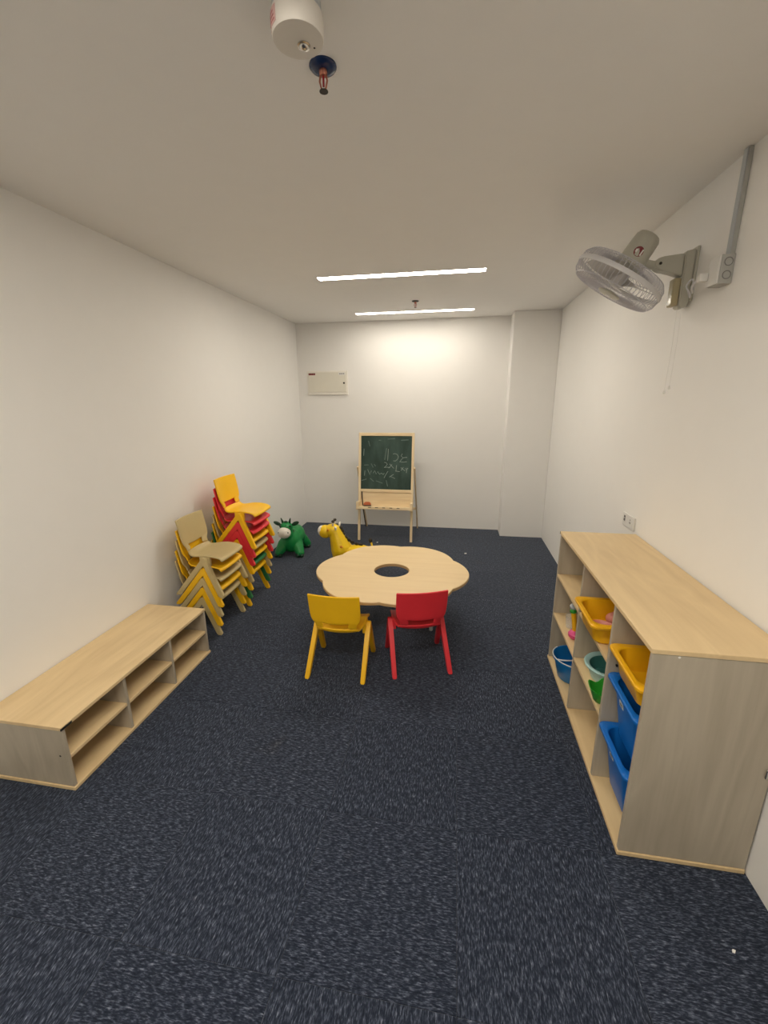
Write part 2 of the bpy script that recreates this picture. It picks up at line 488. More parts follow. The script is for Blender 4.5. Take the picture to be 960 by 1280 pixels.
# little black runner pegs in the bin bay, screw cap on the top edge and a latch at the wall side
for z in (0.544, 0.270):
    for yy, s in ((BT, 1), (d1 - BT / 2, -1)):
        bm = bmesh.new()
        add_lathe(bm, [(0, 0), (.0045, 0), (.0045, .006), (0, .007)], 8, axis_matrix((0.032, yy, z + .012), (0, s, 0)))
        link_mesh('runner_peg', bm, M['black'], shelf)
bm = bmesh.new(); add_lathe(bm, [(0, 0), (.004, 0), (.0035, .0012), (0, .0014)], 10, axis_matrix((0.075, 0, SH - .022), (0, -1, 0)))
tag(link_mesh('screw_cap', bm, M['label_white'], shelf), 'white screw cap')
bm = bmesh.new(); add_box(bm, D - .020, D - .003, -.008, -.0005, .40, .435, .002)
tag(link_mesh('latch', bm, M['metal'], shelf), 'small metal wall fixing')
bm = bmesh.new(); add_prism(bm, [(0, 0), (.012, 0), (0, .014)], lambda p, s: (-.0045 + p[0], LN - .006 + s * .009, SH - .001 - p[1]))
tag(link_mesh('corner_chip', bm, M['black'], shelf), 'dark chipped corner')

# ------------------------------------------------------------------ low shelf on the left
LX, LY0, LY1, LH = -1.5096, 1.1646, 2.1667, 0.310
low = thing('low_shelf', 'low wide maple shelf with six empty cubbies along the left wall', 'shelf', (LX, LY0, 0))
DL, LL = LX - (XL + .004), LY1 - LY0
box('top_board', -DL, 0.003, -.002, LL + .002, LH - BT, LH, M['wood_y'], low)
box('bottom_board', -DL, 0.005, -.004, LL + .003, .001, .017, M['wood_y'], low)
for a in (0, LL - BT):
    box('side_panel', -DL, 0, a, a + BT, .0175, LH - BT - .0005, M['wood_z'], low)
dv = [LL / 3, 2 * LL / 3]
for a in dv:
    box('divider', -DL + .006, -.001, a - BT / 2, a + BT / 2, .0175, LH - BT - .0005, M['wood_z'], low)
box('back_panel', -DL, -DL + .005, BT + .0005, LL - BT - .0005, .0175, LH - BT - .0005, M['wood_y'], low, bev=0)
cuts = [BT] + [v for a in dv for v in (a - BT / 2, a + BT / 2)] + [LL - BT]
for k in range(3):
    box('shelf_board', -DL + .006, -.001, cuts[2 * k] + .0005, cuts[2 * k + 1] - .0005, .148, .148 + BT, M['wood_y'], low)
bm = bmesh.new(); add_lathe(bm, [(0, .0004), (.0035, .0008), (.0045, 0)], 10, axis_matrix((-.033, -.0003, .168), (0, -1, 0)))
tag(link_mesh('screw_hole', bm, M['black'], low), 'dark screw hole')
bm = bmesh.new(); add_prism(bm, [(0, 0), (.0035, 0), (.0035, .05), (0, .055)], lambda p, s: (.0003 + p[0], -.003 + p[1], LH - BT + .0012 + s * .010))
tag(link_mesh('corner_chip', bm, M['black'], low), 'dark worn edge at the front corner')

# ------------------------------------------------------------------ bins
def storage_bin(label, loc, mat, Hh, L=0.385, W=0.283, front_label=False, group=None):
    """loc = front lip centre at bin bottom; local x runs into the shelf"""
    t = thing('storage_bin', label, 'bin', loc, 0, group)
    def lp(hx, hy, r, z): return [(L / 2 + x, y, z) for x, y in rrect(hx, hy, r, 5)]
    hx, hy = L / 2, W / 2
    bx, by = hx - .018 - .030 * min(1, Hh / .23), hy - .030 - .016 * min(1, Hh / .23)
    bm = bmesh.new()
    tz = Hh
    add_loft(bm, [
        lp(bx - .010, by - .010, .030, 0.0), lp(bx, by, .035, .008),
        lp(hx - .017, hy - .026, .042, tz - .022), lp(hx - .016, hy - .024, .042, tz - .014),
        lp(hx - .003, hy - .002, .026, tz - .014), lp(hx, hy, .026, tz - .011), lp(hx, hy, .026, tz - .003), lp(hx - .003, hy - .003, .025, tz),
        lp(hx - .017, hy - .025, .042, tz), lp(hx - .021, hy - .029, .042, tz - .004),
        lp(bx - .003, by - .003, .034, .011), lp(bx - .012, by - .012, .028, .004)], True, True)
    link_mesh('bin_body', bm, mat, t, smooth=True)
    if front_label:
        bm = bmesh.new()
        x0 = L / 2 - (hx - .017) ; z0 = Hh - .072
        # on the front wall, which slopes inwards
        k = ((hx - .017) - bx) / (Hh - .03)
        def f(p, s): return (x0 + k * (Hh - .022 - p[1]) - .0012 + .0010 * s, p[0], p[1])
        add_prism(bm, [(.010, z0), (.045, z0), (.045, z0 + .022), (.010, z0 + .022)], f)
        lb = tag(link_mesh('bin_label', bm, M['label_white'], t), 'white label')
        bm = bmesh.new()
        def f2(p, s): return (x0 + k * (Hh - .022 - p[1]) - .0020 + .0008 * s, p[0], p[1])
        add_prism(bm, [(.015, z0 + .006), (.040, z0 + .006), (.040, z0 + .010), (.015, z0 + .010)], f2)
        add_prism(bm, [(.015, z0 + .013), (.034, z0 + .013), (.034, z0 + .017), (.015, z0 + .017)], f2)
        link_mesh('label_print', bm, M['grey_text'], lb)
    return t
ymid = (SY0 + BT + SY0 + d1 - BT / 2) / 2
storage_bin('shallow yellow bin in the nearest bay, above the blue bins', (.602, ymid, .555), M['bin_yellow'], .10)
storage_bin('upper deep blue bin, directly under the nearest yellow bin', (.612, ymid, .300), M['bin_blue'], .23, front_label=True)
storage_bin('lower deep blue bin, bottom of the nearest bay', (.606, ymid, .072), M['bin_blue'], .23, front_label=True)
storage_bin('shallow yellow bin on the middle bay shelf, holding pink toys', (.570, 1.785, .5665), M['bin_yellow'], .10)
# pink toys in the middle bin
bm = bmesh.new(); add_lathe(bm, [(0, 0), (.038, 0), (.052, .014), (.055, .026), (.050, .026), (.037, .008), (0, .006)], 24)
o = link_mesh('toy_dish', bm, M['pink'], None, smooth=True); o.location = (.662, 1.786, .5710)
tag(o, 'shallow pink toy dish inside the middle yellow bin', 'toy')
bm = bmesh.new(); add_ellipsoid(bm, (0, 0, .028), (.030, .030, .028)); add_ellipsoid(bm, (0, 0, .056), (.008, .008, .008))
o = remeshed('toy_ball', bm, M['pink'], None, .003, 4); o.location = (.724, 1.853, .5712); tag(o, 'small pink toy ball behind the pink dish in the bin', 'toy')

# blue bucket with handle
bk = thing('bucket', 'round blue bucket with pale handle on the lowest far shelf', 'bucket', (.712, 2.240, .0175))
bm = bmesh.new()
add_lathe(bm, [(0, 0), (.082, 0), (.087, .004), (.114, .118), (.121, .118), (.122, .127), (.117, .130), (.112, .126), (.084, .008), (0, .006)], 36)
link_mesh('bucket_body', bm, M['bucket_blue'], bk, smooth=True)
bm = bmesh.new()
pts = [(.118 * math.cos(a), .118 * math.sin(a) , .121 - .004 * math.sin((a - 2.9) / 1.0)) for a in [math.radians(165 + 6 * k) for k in range(22)]]
pts = []
for k in range(19):
    a = PI * k / 18
    pts.append((.121 * math.cos(a + 2.3), .121 * math.sin(a + 2.3), .130 + .004 * math.sin(a)))
add_tube(bm, pts, .003, 6)
link_mesh('bucket_handle', bm, M['white_plastic'], bk, smooth=True)
bm = bmesh.new()
pts = []
for k in range(17):
    a = PI * k / 16
    v = Vector((.110 * math.cos(a), -.045 * math.sin(a), .128 + .012 * math.sin(a)))
    v.rotate(Matrix.Rotation(0.35, 3, 'Z')); pts.append(v)
add_tube(bm, pts, .0038, 6)
link_mesh('carry_bail', bm, M['white_plastic'], bk, smooth=True)

# teal bowl and green cup
bm = bmesh.new()
add_lathe(bm, [(0, 0), (.062, 0), (.070, .004), (.090, .060), (.100, .062), (.103, .070), (.099, .076), (.088, .074), (.080, .066)], 36)
bowl = thing('toy_bowl', 'pale teal toy bowl on the middle bay lower shelf', 'bowl', (.722, 1.815, .3175))
link_mesh('bowl_shell', bm, M['teal'], bowl, smooth=True)
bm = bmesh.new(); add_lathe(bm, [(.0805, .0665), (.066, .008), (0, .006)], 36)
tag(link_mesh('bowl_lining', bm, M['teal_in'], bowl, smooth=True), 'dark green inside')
cup = thing('toy_cup', 'small green leaf-edged toy cup in front of the teal bowl', 'cup', (.655, 1.658, .3175))
bm = bmesh.new()
segs = 36; loops = []
for (r, z, w) in ((.034, 0, 0), (.040, .004, 0), (.050, .034, .05), (.060, .058, .10), (.056, .058, .10), (.047, .034, .05), (.037, .008, 0)):
    loops.append([((r * (1 + w * math.cos(5 * 2 * PI * i / segs))) * math.cos(2 * PI * i / segs),
                   (r * (1 + w * math.cos(5 * 2 * PI * i / segs))) * math.sin(2 * PI * i / segs), z + w * .08 * math.cos(5 * 2 * PI * i / segs)) for i in range(segs)])
add_loft(bm, loops)
link_mesh('cup_shell', bm, M['toy_green'], cup, smooth=True)

# stick toy and clear cup on the far middle shelf
tz = .3175
toy = thing('stick_toy', 'yellow stick toy with pink foot and green and grey top', 'toy', (.662, 2.150, tz))
bm = bmesh.new(); add_lathe(bm, [(0, 0), (.020, 0), (.030, .010), (.032, .026), (.022, .040), (.010, .046), (0, .047)], 18); link_mesh('pink_foot', bm, M['magenta'], toy, smooth=True)
bm = bmesh.new(); add_tube(bm, [(0, 0, .042), (-.006, .004, .09), (-.014, .010, .142)], .0125, 10); link_mesh('stick', bm, M['bin_yellow'], toy, smooth=True)
bm = bmesh.new(); add_ellipsoid(bm, (-.015, .012, .150), (.017, .017, .014)); link_mesh('green_collar', bm, M['toy_green'], toy, smooth=True)
bm = bmesh.new(); add_ellipsoid(bm, (-.016, .014, .175), (.019, .019, .017)); link_mesh('grey_knob', bm, M['collar'], toy, smooth=True)
ccup = thing('clear_cup', 'clear plastic cup behind the yellow stick toy', 'cup', (.668, 2.262, tz))
bm = bmesh.new(); add_lathe(bm, [(0, 0), (.020, 0), (.022, .004), (.028, .068), (.029, .071), (.0265, .071), (.020, .006), (0, .005)], 24); link_mesh('cup_shell', bm, M['clear'], ccup, smooth=True)

# ------------------------------------------------------------------ wall socket above the shelf
sk = thing('wall_socket', 'white double wall socket just above the tall shelf', 'socket', (XR, 2.570, .858))
bm = bmesh.new(); add_box(bm, -.010, -.0005, -.082, .082, -.034, .042, .004, 2); link_mesh('faceplate', bm, M['white_plastic'], sk)
for (yy, zz, w, h) in ((.052, .020, .009, .006), (.046, .002, .004, .009), (.058, .002, .003, .008), (-.030, .018, .003, .004), (-.024, .002, .003, .005), (-.036, .002, .003, .005)):
    bm = bmesh.new(); add_box(bm, -.0108, -.0095, yy - w, yy + w, zz - h, zz + h); link_mesh('socket_hole', bm, M['black'] if yy > 0 else M['grey_text'], sk)
bm = bmesh.new(); add_box(bm, -.0115, -.0095, -.062, -.048, -.016, .008, .001); link_mesh('rocker', bm, M['label_white'], sk)

# ------------------------------------------------------------------ flower table
TCX, TCY, TH = -0.402, 2.665, 0.430
tb = thing('flower_table', 'low round six-lobed maple play table with a hole in the middle', 'table', (TCX, TCY, 0))
NS = 144
def tr(a): return 0.480 + 0.042 * abs(math.cos(3 * a)) ** 0.9
bm = bmesh.new()
def ringp(scale, dr, z, hole=False):
    return [((((.119 + dr) if hole else (tr(2 * PI * i / NS) + dr)) * math.cos(2 * PI * i / NS)),
             (((.119 + dr) if hole else (tr(2 * PI * i / NS) + dr)) * math.sin(2 * PI * i / NS)), z) for i in range(NS)]
lo = [ringp(1, -.003, TH - .022), ringp(1, 0, TH - .018), ringp(1, 0, TH - .004), ringp(1, -.003, TH),
      ringp(1, .003, TH, True), ringp(1, 0, TH - .003, True), ringp(1, 0, TH - .022, True)]
rings = add_loft(bm, lo, False, False)
for i in range(NS):
    j = (i + 1) % NS
    bm.faces.new((rings[-1][i], rings[-1][j], rings[0][j], rings[0][i]))
bm.faces.ensure_lookup_table()
bmesh.ops.recalc_face_normals(bm, faces=bm.faces)
for f in bm.faces:
    zz = [v.co.z for v in f.verts]
    if max(zz) - min(zz) > .009: f.material_index = 1
link_mesh('tabletop', bm, [M['table'], M['table_edge']], tb)
for (x, y) in ((.277, -.014), (-.277, -.014), (.165, .310)):
    bm = bmesh.new()
    add_lathe(bm, [(0, 0), (.0105, 0), (.0125, .004), (.0125, TH - .034), (.030, TH - .030), (.032, TH - .0225), (0, TH - .0225)], 16, Matrix.Translation((x, y, 0)))
    tag(link_mesh('leg', bm, M['white_plastic'], tb, smooth=True), None)

# ------------------------------------------------------------------ stacking chairs
def build_chair(name, mat, label, loc, rz, group=None):
    t = thing(name, label, 'chair', loc, rz, group)
    U = [-1, -.955, -.88, -.76, -.60, -.42, -.2, 0, .2, .42, .60, .76, .88, .955, 1]
    # rows: y, z, half width, curl (edge lift for seat / edge forward for back), kind
    rows = [
        (.158, .238, .137, .004), (.160, .250, .147, .006), (.148, .2585, .143, .010), (.110, .264, .147, .015), (.060, .2655, .148, .019),
        (.010, .2620, .146, .020), (-.035, .2560, .140, .023), (-.070, .2560, .132, .028), (-.096, .2690, .125, .028), (-.109, .296, .120, .020),
        (-.114, .314, .119, .018), (-.117, .329, .122, .017), (-.1195, .343, .138, .018), (-.125, .372, .147, .019), (-.135, .430, .149, .019),
        (-.143, .475, .149, .019), (-.149, .506, .149, .019), (-.1505, .513, .149, .019), (-.151, .518, .1475, .0185)]
    def pt(k, u):
        y, z, hw, c = rows[k]
        x = hw * u
        if k < 6: return Vector((x, y, z + c * abs(u) ** 2.5 - .002 - (.006 * (1 - u * u) if k > 2 else 0)))
        if k < 9:
            f = (k - 5) / 4.0
            return Vector((x, y + f * c * u * u * .9, z + (1 - f) * c * u * u))
        if k in (12,): z = z - .017 * (1 - abs(u) ** 1.6)           # bowed lower edge of the panel
        return Vector((x, y + c * u * u, z))
    def shell(r0, r1, skip, nm):
        bm = bmesh.new()
        g = {}
        for k in range(r0, r1 + 1):
            for i, u in enumerate(U): g[(k, i)] = bm.verts.new(pt(k, u))
        for k in range(r0, r1):
            for i in range(len(U) - 1):
                um = .5 * (U[i] + U[i + 1])
                if skip(k, um): continue
                bm.faces.new((g[(k, i)], g[(k, i + 1)], g[(k + 1, i + 1)], g[(k + 1, i)]))
        loose = [v for v in bm.verts if not v.link_faces]
        bmesh.ops.delete(bm, geom=loose, context='VERTS')
        o = link_mesh(nm, bm, mat, t, smooth='full')
        s = o.modifiers.new('thick', 'SOLIDIFY'); s.thickness = .011; s.offset = 0
        s = o.modifiers.new('round', 'SUBSURF'); s.levels = 1; s.render_levels = 2
        return o
    shell(0, 9, lambda k, u: False, 'seat')
    shell(9, len(rows) - 1, lambda k, u: k < 12 and abs(u) < .60, 'backrest')
    # legs: flat bars in a splayed A on each side
    ay, az = .048, .256
    for sx in (1, -1):
        for (by, w1) in ((.152, .0172), (-.168, .0155)):
            d = Vector((by - ay, -az)).normalized(); n = Vector((-d.y, d.x))
            A, B = Vector((ay, az)), Vector((by, 0.0))
            w0 = .0185
            poly = []
            for k in range(9):
                th = PI * k / 8
                poly.append(A + w0 * (math.cos(th) * n - math.sin(th) * d))
            e = B - n * w1; e2 = B + n * w1
            # cut the foot flat on the floor with rounded corners
            def at_z(P0, z): return P0 + d * ((z - P0.y) / d.y)
            q1, q2 = at_z(e, .0), at_z(e2, .0)
            poly += [at_z(e, .010), q1 * .8 + q2 * .2 , q2 * .8 + q1 * .2, at_z(e2, .010)]
            bm = bmesh.new()
            def fm(p, s, sx=sx):
                zc = max(0.0, min(1.0, p[1] / az))
                xc = .165 - .006 * zc
                hw = .0128 + .0022 * zc
                return (sx * (xc + (hw if s else -hw)), p[0], p[1])
            add_prism(bm, poly, fm)
            bmesh.ops.recalc_face_normals(bm, faces=bm.faces)
            caps = [f for f in bm.faces if len(f.verts) > 4]
            es = set(e_ for f in caps for e_ in f.edges)
            bmesh.ops.bevel(bm, geom=list(es), offset=.0035, segments=2, affect='EDGES')
            link_mesh('leg', bm, mat, t, smooth=True)
        # block joining seat rim and leg head
        bm = bmesh.new()
        x0, x1 = sorted((sx * .128, sx * .150))
        add_box(bm, x0, x1, .006, .080, .212, .274, .005, 2)
        link_mesh('side_block', bm, mat, t)
    return t

protos = {}
def chair(colr, label, loc, rz, group):
    if colr not in protos:
        protos[colr] = build_chair('childrens_chair', M[colr], label, loc, rz, group)
        return protos[colr]
    return copy_thing(protos[colr], loc, rz, label, group)

g0 = 'chairs drawn up to the flower table'
chair('yellow', 'yellow plastic chair pushed in at the flower table', (-.638, 2.187, 0), 0.0, g0)
chair('red', 'red plastic chair pushed in at the flower table', (-.192, 2.302, 0), math.radians(16.8), g0)
ordn = ['bottom', 'second from the bottom', 'third from the bottom', 'fourth from the bottom', 'fifth from the bottom', 'sixth from the bottom', 'seventh from the bottom', 'topmost']
for k, c in enumerate(['beige', 'yellow', 'beige', 'yellow', 'beige']):
    w = 'topmost' if k == 4 else ('middle' if k == 2 else ('second from the top' if k == 3 else ordn[k]))
    chair(c, '%s plastic chair, %s of the stack beside the low shelf' % (c, w), (-1.706 + .0112 * k, 2.540, .0712 * k), -PI / 2, 'stack of five chairs by the low shelf')
for k, c in enumerate(['yellow', 'green', 'yellow', 'beige', 'yellow', 'red', 'red', 'yellow']):
    chair(c, '%s plastic chair, %s of the taller stack by the green toy' % (c, ordn[k]), (-1.700 + .0115 * k, 2.968, .0682 * k), -PI / 2, 'stack of eight chairs by the green toy')

# ------------------------------------------------------------------ hopper toys
def legs_blob(bm, c, top, r0, r1):
    n = 6
    for k in range(n + 1):
        f = k / n
        p = Vector(top).lerp(Vector(c), f)
        r = r0 + (r1 - r0) * f
        add_ellipsoid(bm, p, (r, r, r), None, 12, 8)

cow = thing('hopper_cow', 'green inflatable hopper cow with cream muzzle beside the chair stack', 'toy', (-1.668, 4.035, 0), math.radians(7))
# local: -y is the face direction
bm = bmesh.new()
add_ellipsoid(bm, (.004, .015, .170), (.122, .170, .128), None, 20, 14)
add_ellipsoid(bm, (.004, -.085, .155), (.108, .095, .130), None, 20, 14)
add_ellipsoid(bm, (-.010, -.130, .240), (.062, .062, .085), None, 16, 12)
add_ellipsoid(bm, (-.018, -.150, .315), (.066, .070, .058), None, 16, 12)
for (x, y) in ((-.112, -.160), (.112, -.160), (-.118, .140), (.118, .140)):
    legs_blob(bm, (x, y, .042), (x * .60, y * .62, .115), .066, .0425)
remeshed('body', bm, M['cow'], cow, .006, 6)
bm = bmesh.new(); add_ellipsoid(bm, (-.026, -.212, .272), (.066, .056, .058), None, 20, 14)
link_mesh('muzzle', bm, M['muzzle'], cow, smooth='full')
for s in (-1, 1):
    bm = bmesh.new(); add_ellipsoid(bm, (-.026 + s * .048, -.246, .284), (.006, .006, .008), None, 8, 6); tag(link_mesh('nostril', bm, M['cow_dark'], cow, smooth='full'))
    bm = bmesh.new(); add_ellipsoid(bm, (-.018 + s * .050, -.196, .338), (.009, .009, .012), None, 10, 8); link_mesh('eye', bm, M['black'], cow, smooth='full')
    bm = bmesh.new(); add_tube(bm, [(-.018 + s * .034, -.150, .362), (-.018 + s * .040, -.152, .385), (-.018 + s * .048, -.156, .412)], [.013, .010, .005], 10); link_mesh('horn', bm, M['cow_dark'], cow, smooth='full')
    bm = bmesh.new()
    add_ellipsoid(bm, (0, 0, 0), (.042, .010, .020), None, 14, 10)
    bmesh.ops.transform(bm, matrix=Matrix.Translation((-.018 + s * .092, -.145, .352)) @ Matrix.Rotation(-s * .42, 4, 'Y'), verts=bm.verts)
    link_mesh('ear', bm, M['cow_dark'], cow, smooth='full')
bm = bmesh.new(); add_ellipsoid(bm, (-.018, -.160, .372), (.020, .018, .012), None, 10, 8); link_mesh('forelock', bm, M['cow_dark'], cow, smooth='full')
for (x, y) in ((-.112, -.160), (.112, -.160), (-.118, .140), (.118, .140)):
    for s in (-1, 1):
        bm = bmesh.new(); add_ellipsoid(bm, (x + s * .020, y - .022, .022), (.021, .026, .0215), None, 12, 8); link_mesh('hoof', bm, M['cow_dark'], cow, smooth='full')
bm = bmesh.new(); add_tube(bm, [(0, .180, .19), (.01, .215, .165), (.012, .225, .125)], [.012, .009, .007], 8); link_mesh('tail', bm, M['cow_dark'], cow, smooth='full')
bm = bmesh.new()
pts = [(.064 * math.cos(a) - .012, -.120 + .040 * math.sin(a), .262 + .050 * math.cos(a) * 0 - .018 * math.sin(a)) for a in [2 * PI * k / 24 for k in range(25)]]
add_tube(bm, pts, .0045, 6); link_mesh('bridle', bm, M['cow_dark'], cow, smooth='full')

gir = thing('hopper_giraffe', 'yellow inflatable hopper giraffe standing behind the flower table', 'toy', (-.90, 3.58, 0), math.radians(-90))
# local: -y is the face direction (world -x after the turn)
bm = bmesh.new()
add_ellipsoid(bm, (0, .05, .165), (.105, .170, .105), None, 20, 14)
add_ellipsoid(bm, (0, -.105, .185), (.088, .095, .115), None, 20, 14)
legs_blob(bm, (0, -.165, .395), (0, -.110, .225), .100, .060)
add_ellipsoid(bm, (0, -.190, .400), (.064, .078, .062), None, 16, 12)
for (x, y) in ((-.112, -.130), (.112, -.130), (-.112, .175), (.112, .175)):
    legs_blob(bm, (x, y, .042), (x * .5, y * .68, .12), .060, .041)
remeshed('body', bm, M['gir'], gir, .006, 6)
bm = bmesh.new(); add_ellipsoid(bm, (0, -.258, .386), (.060, .066, .062), None, 18, 12); link_mesh('muzzle', bm, M['gir_orange'] if 0 else M['gir'], gir, smooth='full')
bm = bmesh.new(); add_ellipsoid(bm, (0, -.292, .392), (.048, .038, .050), None, 16, 12); tag(link_mesh('snout', bm, M['muzzle'], gir, smooth='full'), 'cream tip of the nose')
for s in (-1, 1):
    bm = bmesh.new(); add_tube(bm, [(s * .026, -.178, .440), (s * .030, -.176, .468), (s * .032, -.174, .484)], [.009, .008, .008], 8); link_mesh('horn', bm, M['muzzle'], gir, smooth='full')
    bm = bmesh.new(); add_ellipsoid(bm, (s * .032, -.173, .494), (.015, .015, .014), None, 10, 8); link_mesh('horn_tip', bm, M['spot'], gir, smooth='full')
    bm = bmesh.new(); add_ellipsoid(bm, (0, 0, 0), (.030, .009, .016), None, 12, 8)
    bmesh.ops.transform(bm, matrix=Matrix.Translation((s * .070, -.140, .442)) @ Matrix.Rotation(-s * .6, 4, 'Y'), verts=bm.verts)
    link_mesh('ear', bm, M['muzzle'], gir, smooth='full')
    bm = bmesh.new(); add_ellipsoid(bm, (s * .058, -.215, .418), (.010, .012, .014), None, 10, 8); link_mesh('eye', bm, M['gir_orange'], gir, smooth='full')
bm = bmesh.new()
mp = [(0, -.112, .428), (0, -.098, .402), (0, -.086, .372), (0, -.066, .340), (0, -.038, .314), (0, -.005, .294), (0, .035, .280), (0, .075, .273)]
for k, p in enumerate(mp):
    add_ellipsoid(bm, p, (.012, .020, .017), None, 8, 6)
remeshed('mane', bm, M['spot'], gir, .004, 2)
for (x, y, z, r) in ((.080, -.090, .270, .017), (.098, -.02, .19, .022), (.10, .07, .20, .024), (.09, .15, .19, .02), (.082, -.120, .165, .018), (-.09, 0, .2, .02)):
    bm = bmesh.new(); add_ellipsoid(bm, (x, y, z), (.010, r, r * .8), None, 10, 8); link_mesh('spot', bm, M['gir_orange'], gir, smooth='full')
for (x, y) in ((-.112, -.130), (.112, -.130), (-.112, .175), (.112, .175)):
    bm = bmesh.new(); add_ellipsoid(bm, (x, y - .012, .022), (.034, .036, .0215), None, 12, 8); link_mesh('hoof', bm, M['spot'], gir, smooth='full')
bm = bmesh.new(); add_tube(bm, [(0, .178, .215), (0, .182, .26), (0, .170, .302)], [.016, .010, .008], 8); link_mesh('tail', bm, M['gir'], gir, smooth='full')
bm = bmesh.new(); add_ellipsoid(bm, (0, .164, .318), (.016, .018, .024), None, 10, 8); link_mesh('tail_tuft', bm, M['spot'], gir, smooth='full')

# ------------------------------------------------------------------ chalkboard easel
EX, EY = -0.757, 4.490
es = thing('chalkboard_easel', 'pine standing easel with a green chalkboard against the back wall', 'easel', (EX, EY, 0))
LEAN = math.atan2(.19, 1.205)
RL = Matrix.Rotation(-LEAN, 4, 'X')      # front frame leans back (top towards +y)
HL = 1.205 / math.cos(LEAN)
def ebox(name, x0, x1, y0, y1, z0, z1, mat, parent=es, bev=.002):
    bm = bmesh.new(); add_box(bm, x0, x1, y0, y1, z0, z1, bev)
    bmesh.ops.transform(bm, matrix=RL, verts=bm.verts)
    return link_mesh(name, bm, mat, parent)
EW = .312
for s in (-1, 1):
    a, b_ = sorted((s * EW, s * (EW - .027)))
    o = ebox('front_leg', a, b_, -.012, .012, 0.004, HL, M['pine'])
ebox('top_rail', -EW + .0275, EW - .0275, -.011, .011, HL - .036, HL - .001, M['pine_x'])
ebox('bottom_rail', -EW + .0275, EW - .0275, -.011, .011, .560, .592, M['pine_x'])
bd = ebox('chalkboard', -EW + .0275, EW - .0275, -.002, .006, .5925, HL - .0365, M['board'], bev=0)
ebox('lower_panel', -EW + .0275, EW - .0275, .000, .008, .470, .5595, M['pine_x'])
# tray
tr_ = ebox('tray', -EW + .0275, EW - .0275, -.100, .010, .392, .402, M['pine_x'])
ebox('tray_lip', -EW + .010, EW - .010, -.113, -.1005, .372, .402, M['pine_x'])
ebox('tray_back', -EW + .0275, EW - .0275, -.004, .009, .4025, .4695, M['pine_x'])
for s in (-1, 1):
    a, b_ = sorted((s * (EW + .004), s * (EW - .026)))
    ebox('tray_bracket', a, b_, -.1000, -.0125, .362, .452, M['pine'])
for k in range(5):
    cxk = -.16 + .08 * k
    ebox('tray_slot', cxk - .016, cxk + .016, -.1142, -.1128, .390, .397, M['spot'], bev=0)
# rear legs hinged outside the front legs
for s in (-1, 1):
    bm = bmesh.new()
    top = Vector((s * (EW + .0095), .127, .805)); ft = Vector((s * (EW + .0095), .560, .004))
    for_dir = (ft - top).normalized()
    m = axis_matrix(ft, -for_dir, (1, 0, 0))
    add_box(bm, -.008, .008, -.012, .012, 0.004, (top - ft).length + .03, .002)
    bmesh.ops.transform(bm, matrix=m, verts=bm.verts)
    link_mesh('rear_leg', bm, M['pine'], es)
bm = bmesh.new(); add_box(bm, -EW - .001, EW + .001, .392, .404, .28, .31, .002); link_mesh('rear_rail', bm, M['pine_x'], es)
bm = bmesh.new()
add_loft(bm, [[(x0 - w, y0, z0), (x0 + w, y0, z0), (x0 + w, y0 + .002, z0), (x0 - w, y0 + .002, z0)] for (x0, y0, z0, w) in
              ((-.266, .060, .560, .007), (-.262, .045, .50, .007), (-.256, .060, .36, .006), (-.245, .075, .25, .006), (-.232, .085, .145, .007))])
tag(link_mesh('strap', bm, M['strap'], es), 'dark strap hanging behind the tray')
# chalk writing: strokes on the board surface
def stroke(bm, pts, w=.0055):
    S = .0
    P2 = []
    for (u, v) in pts:
        x = -EW + .0275 + (u - 122) / (806 - 122) * (2 * EW - .055)
        z = HL - .0365 - (v - 118) / (798 - 118) * (HL - .0365 - .5925)
        P2.append(Vector((x, z)))
    L_, R_ = [], []
    for i, p in enumerate(P2):
        d = (P2[min(i + 1, len(P2) - 1)] - P2[max(i - 1, 0)]).normalized(); n = Vector((-d.y, d.x))
        L_.append(p + n * w / 2); R_.append(p - n * w / 2)
    vs = [[bm.verts.new(RL @ Vector((q.x, yy, q.y))) for q in Q] for Q in (L_, R_) for yy in (-.0024, -.0015)]
    for i in range(len(P2) - 1):
        bm.faces.new((vs[0][i], vs[2][i], vs[2][i + 1], vs[0][i + 1]))
        bm.faces.new((vs[1][i], vs[0][i], vs[0][i + 1], vs[1][i + 1]))
        bm.faces.new((vs[2][i], vs[3][i], vs[3][i + 1], vs[2][i + 1]))
bm = bmesh.new()
for s in ([(492, 280), (489, 350), (484, 428)], [(556, 344), (580, 338), (612, 348), (630, 378), (618, 410), (590, 432), (562, 430)],
          [(682, 338), (664, 368), (692, 390), (664, 420), (648, 446)], [(690, 390), (744, 384)], [(655, 442), (700, 446), (742, 438)],
          [(440, 452), (466, 456), (482, 476), (456, 505), (438, 518), (478, 512), (520, 518)], [(512, 470), (570, 526)], [(545, 476), (500, 524)],
          [(606, 485), (600, 562)], [(590, 560), (650, 566)], [(664, 514), (722, 556)], [(700, 510), (668, 552)],
          [(722, 520), (738, 545), (762, 520)], [(748, 515), (740, 582)],
          [(176, 560), (170, 626)], [(214, 545), (244, 612), (266, 560)], [(290, 592), (310, 560), (332, 604), (352, 570), (376, 606), (402, 590), (430, 608), (442, 588)],
          [(492, 564), (462, 610), (440, 652)], [(512, 640), (572, 600), (520, 628), (590, 656)], [(160, 280), (156, 370)]):
    stroke(bm, s)
tag(link_mesh('chalk_writing', bm, M['chalk'], bd, recalc=True), kind='stuff')
bm = bmesh.new()
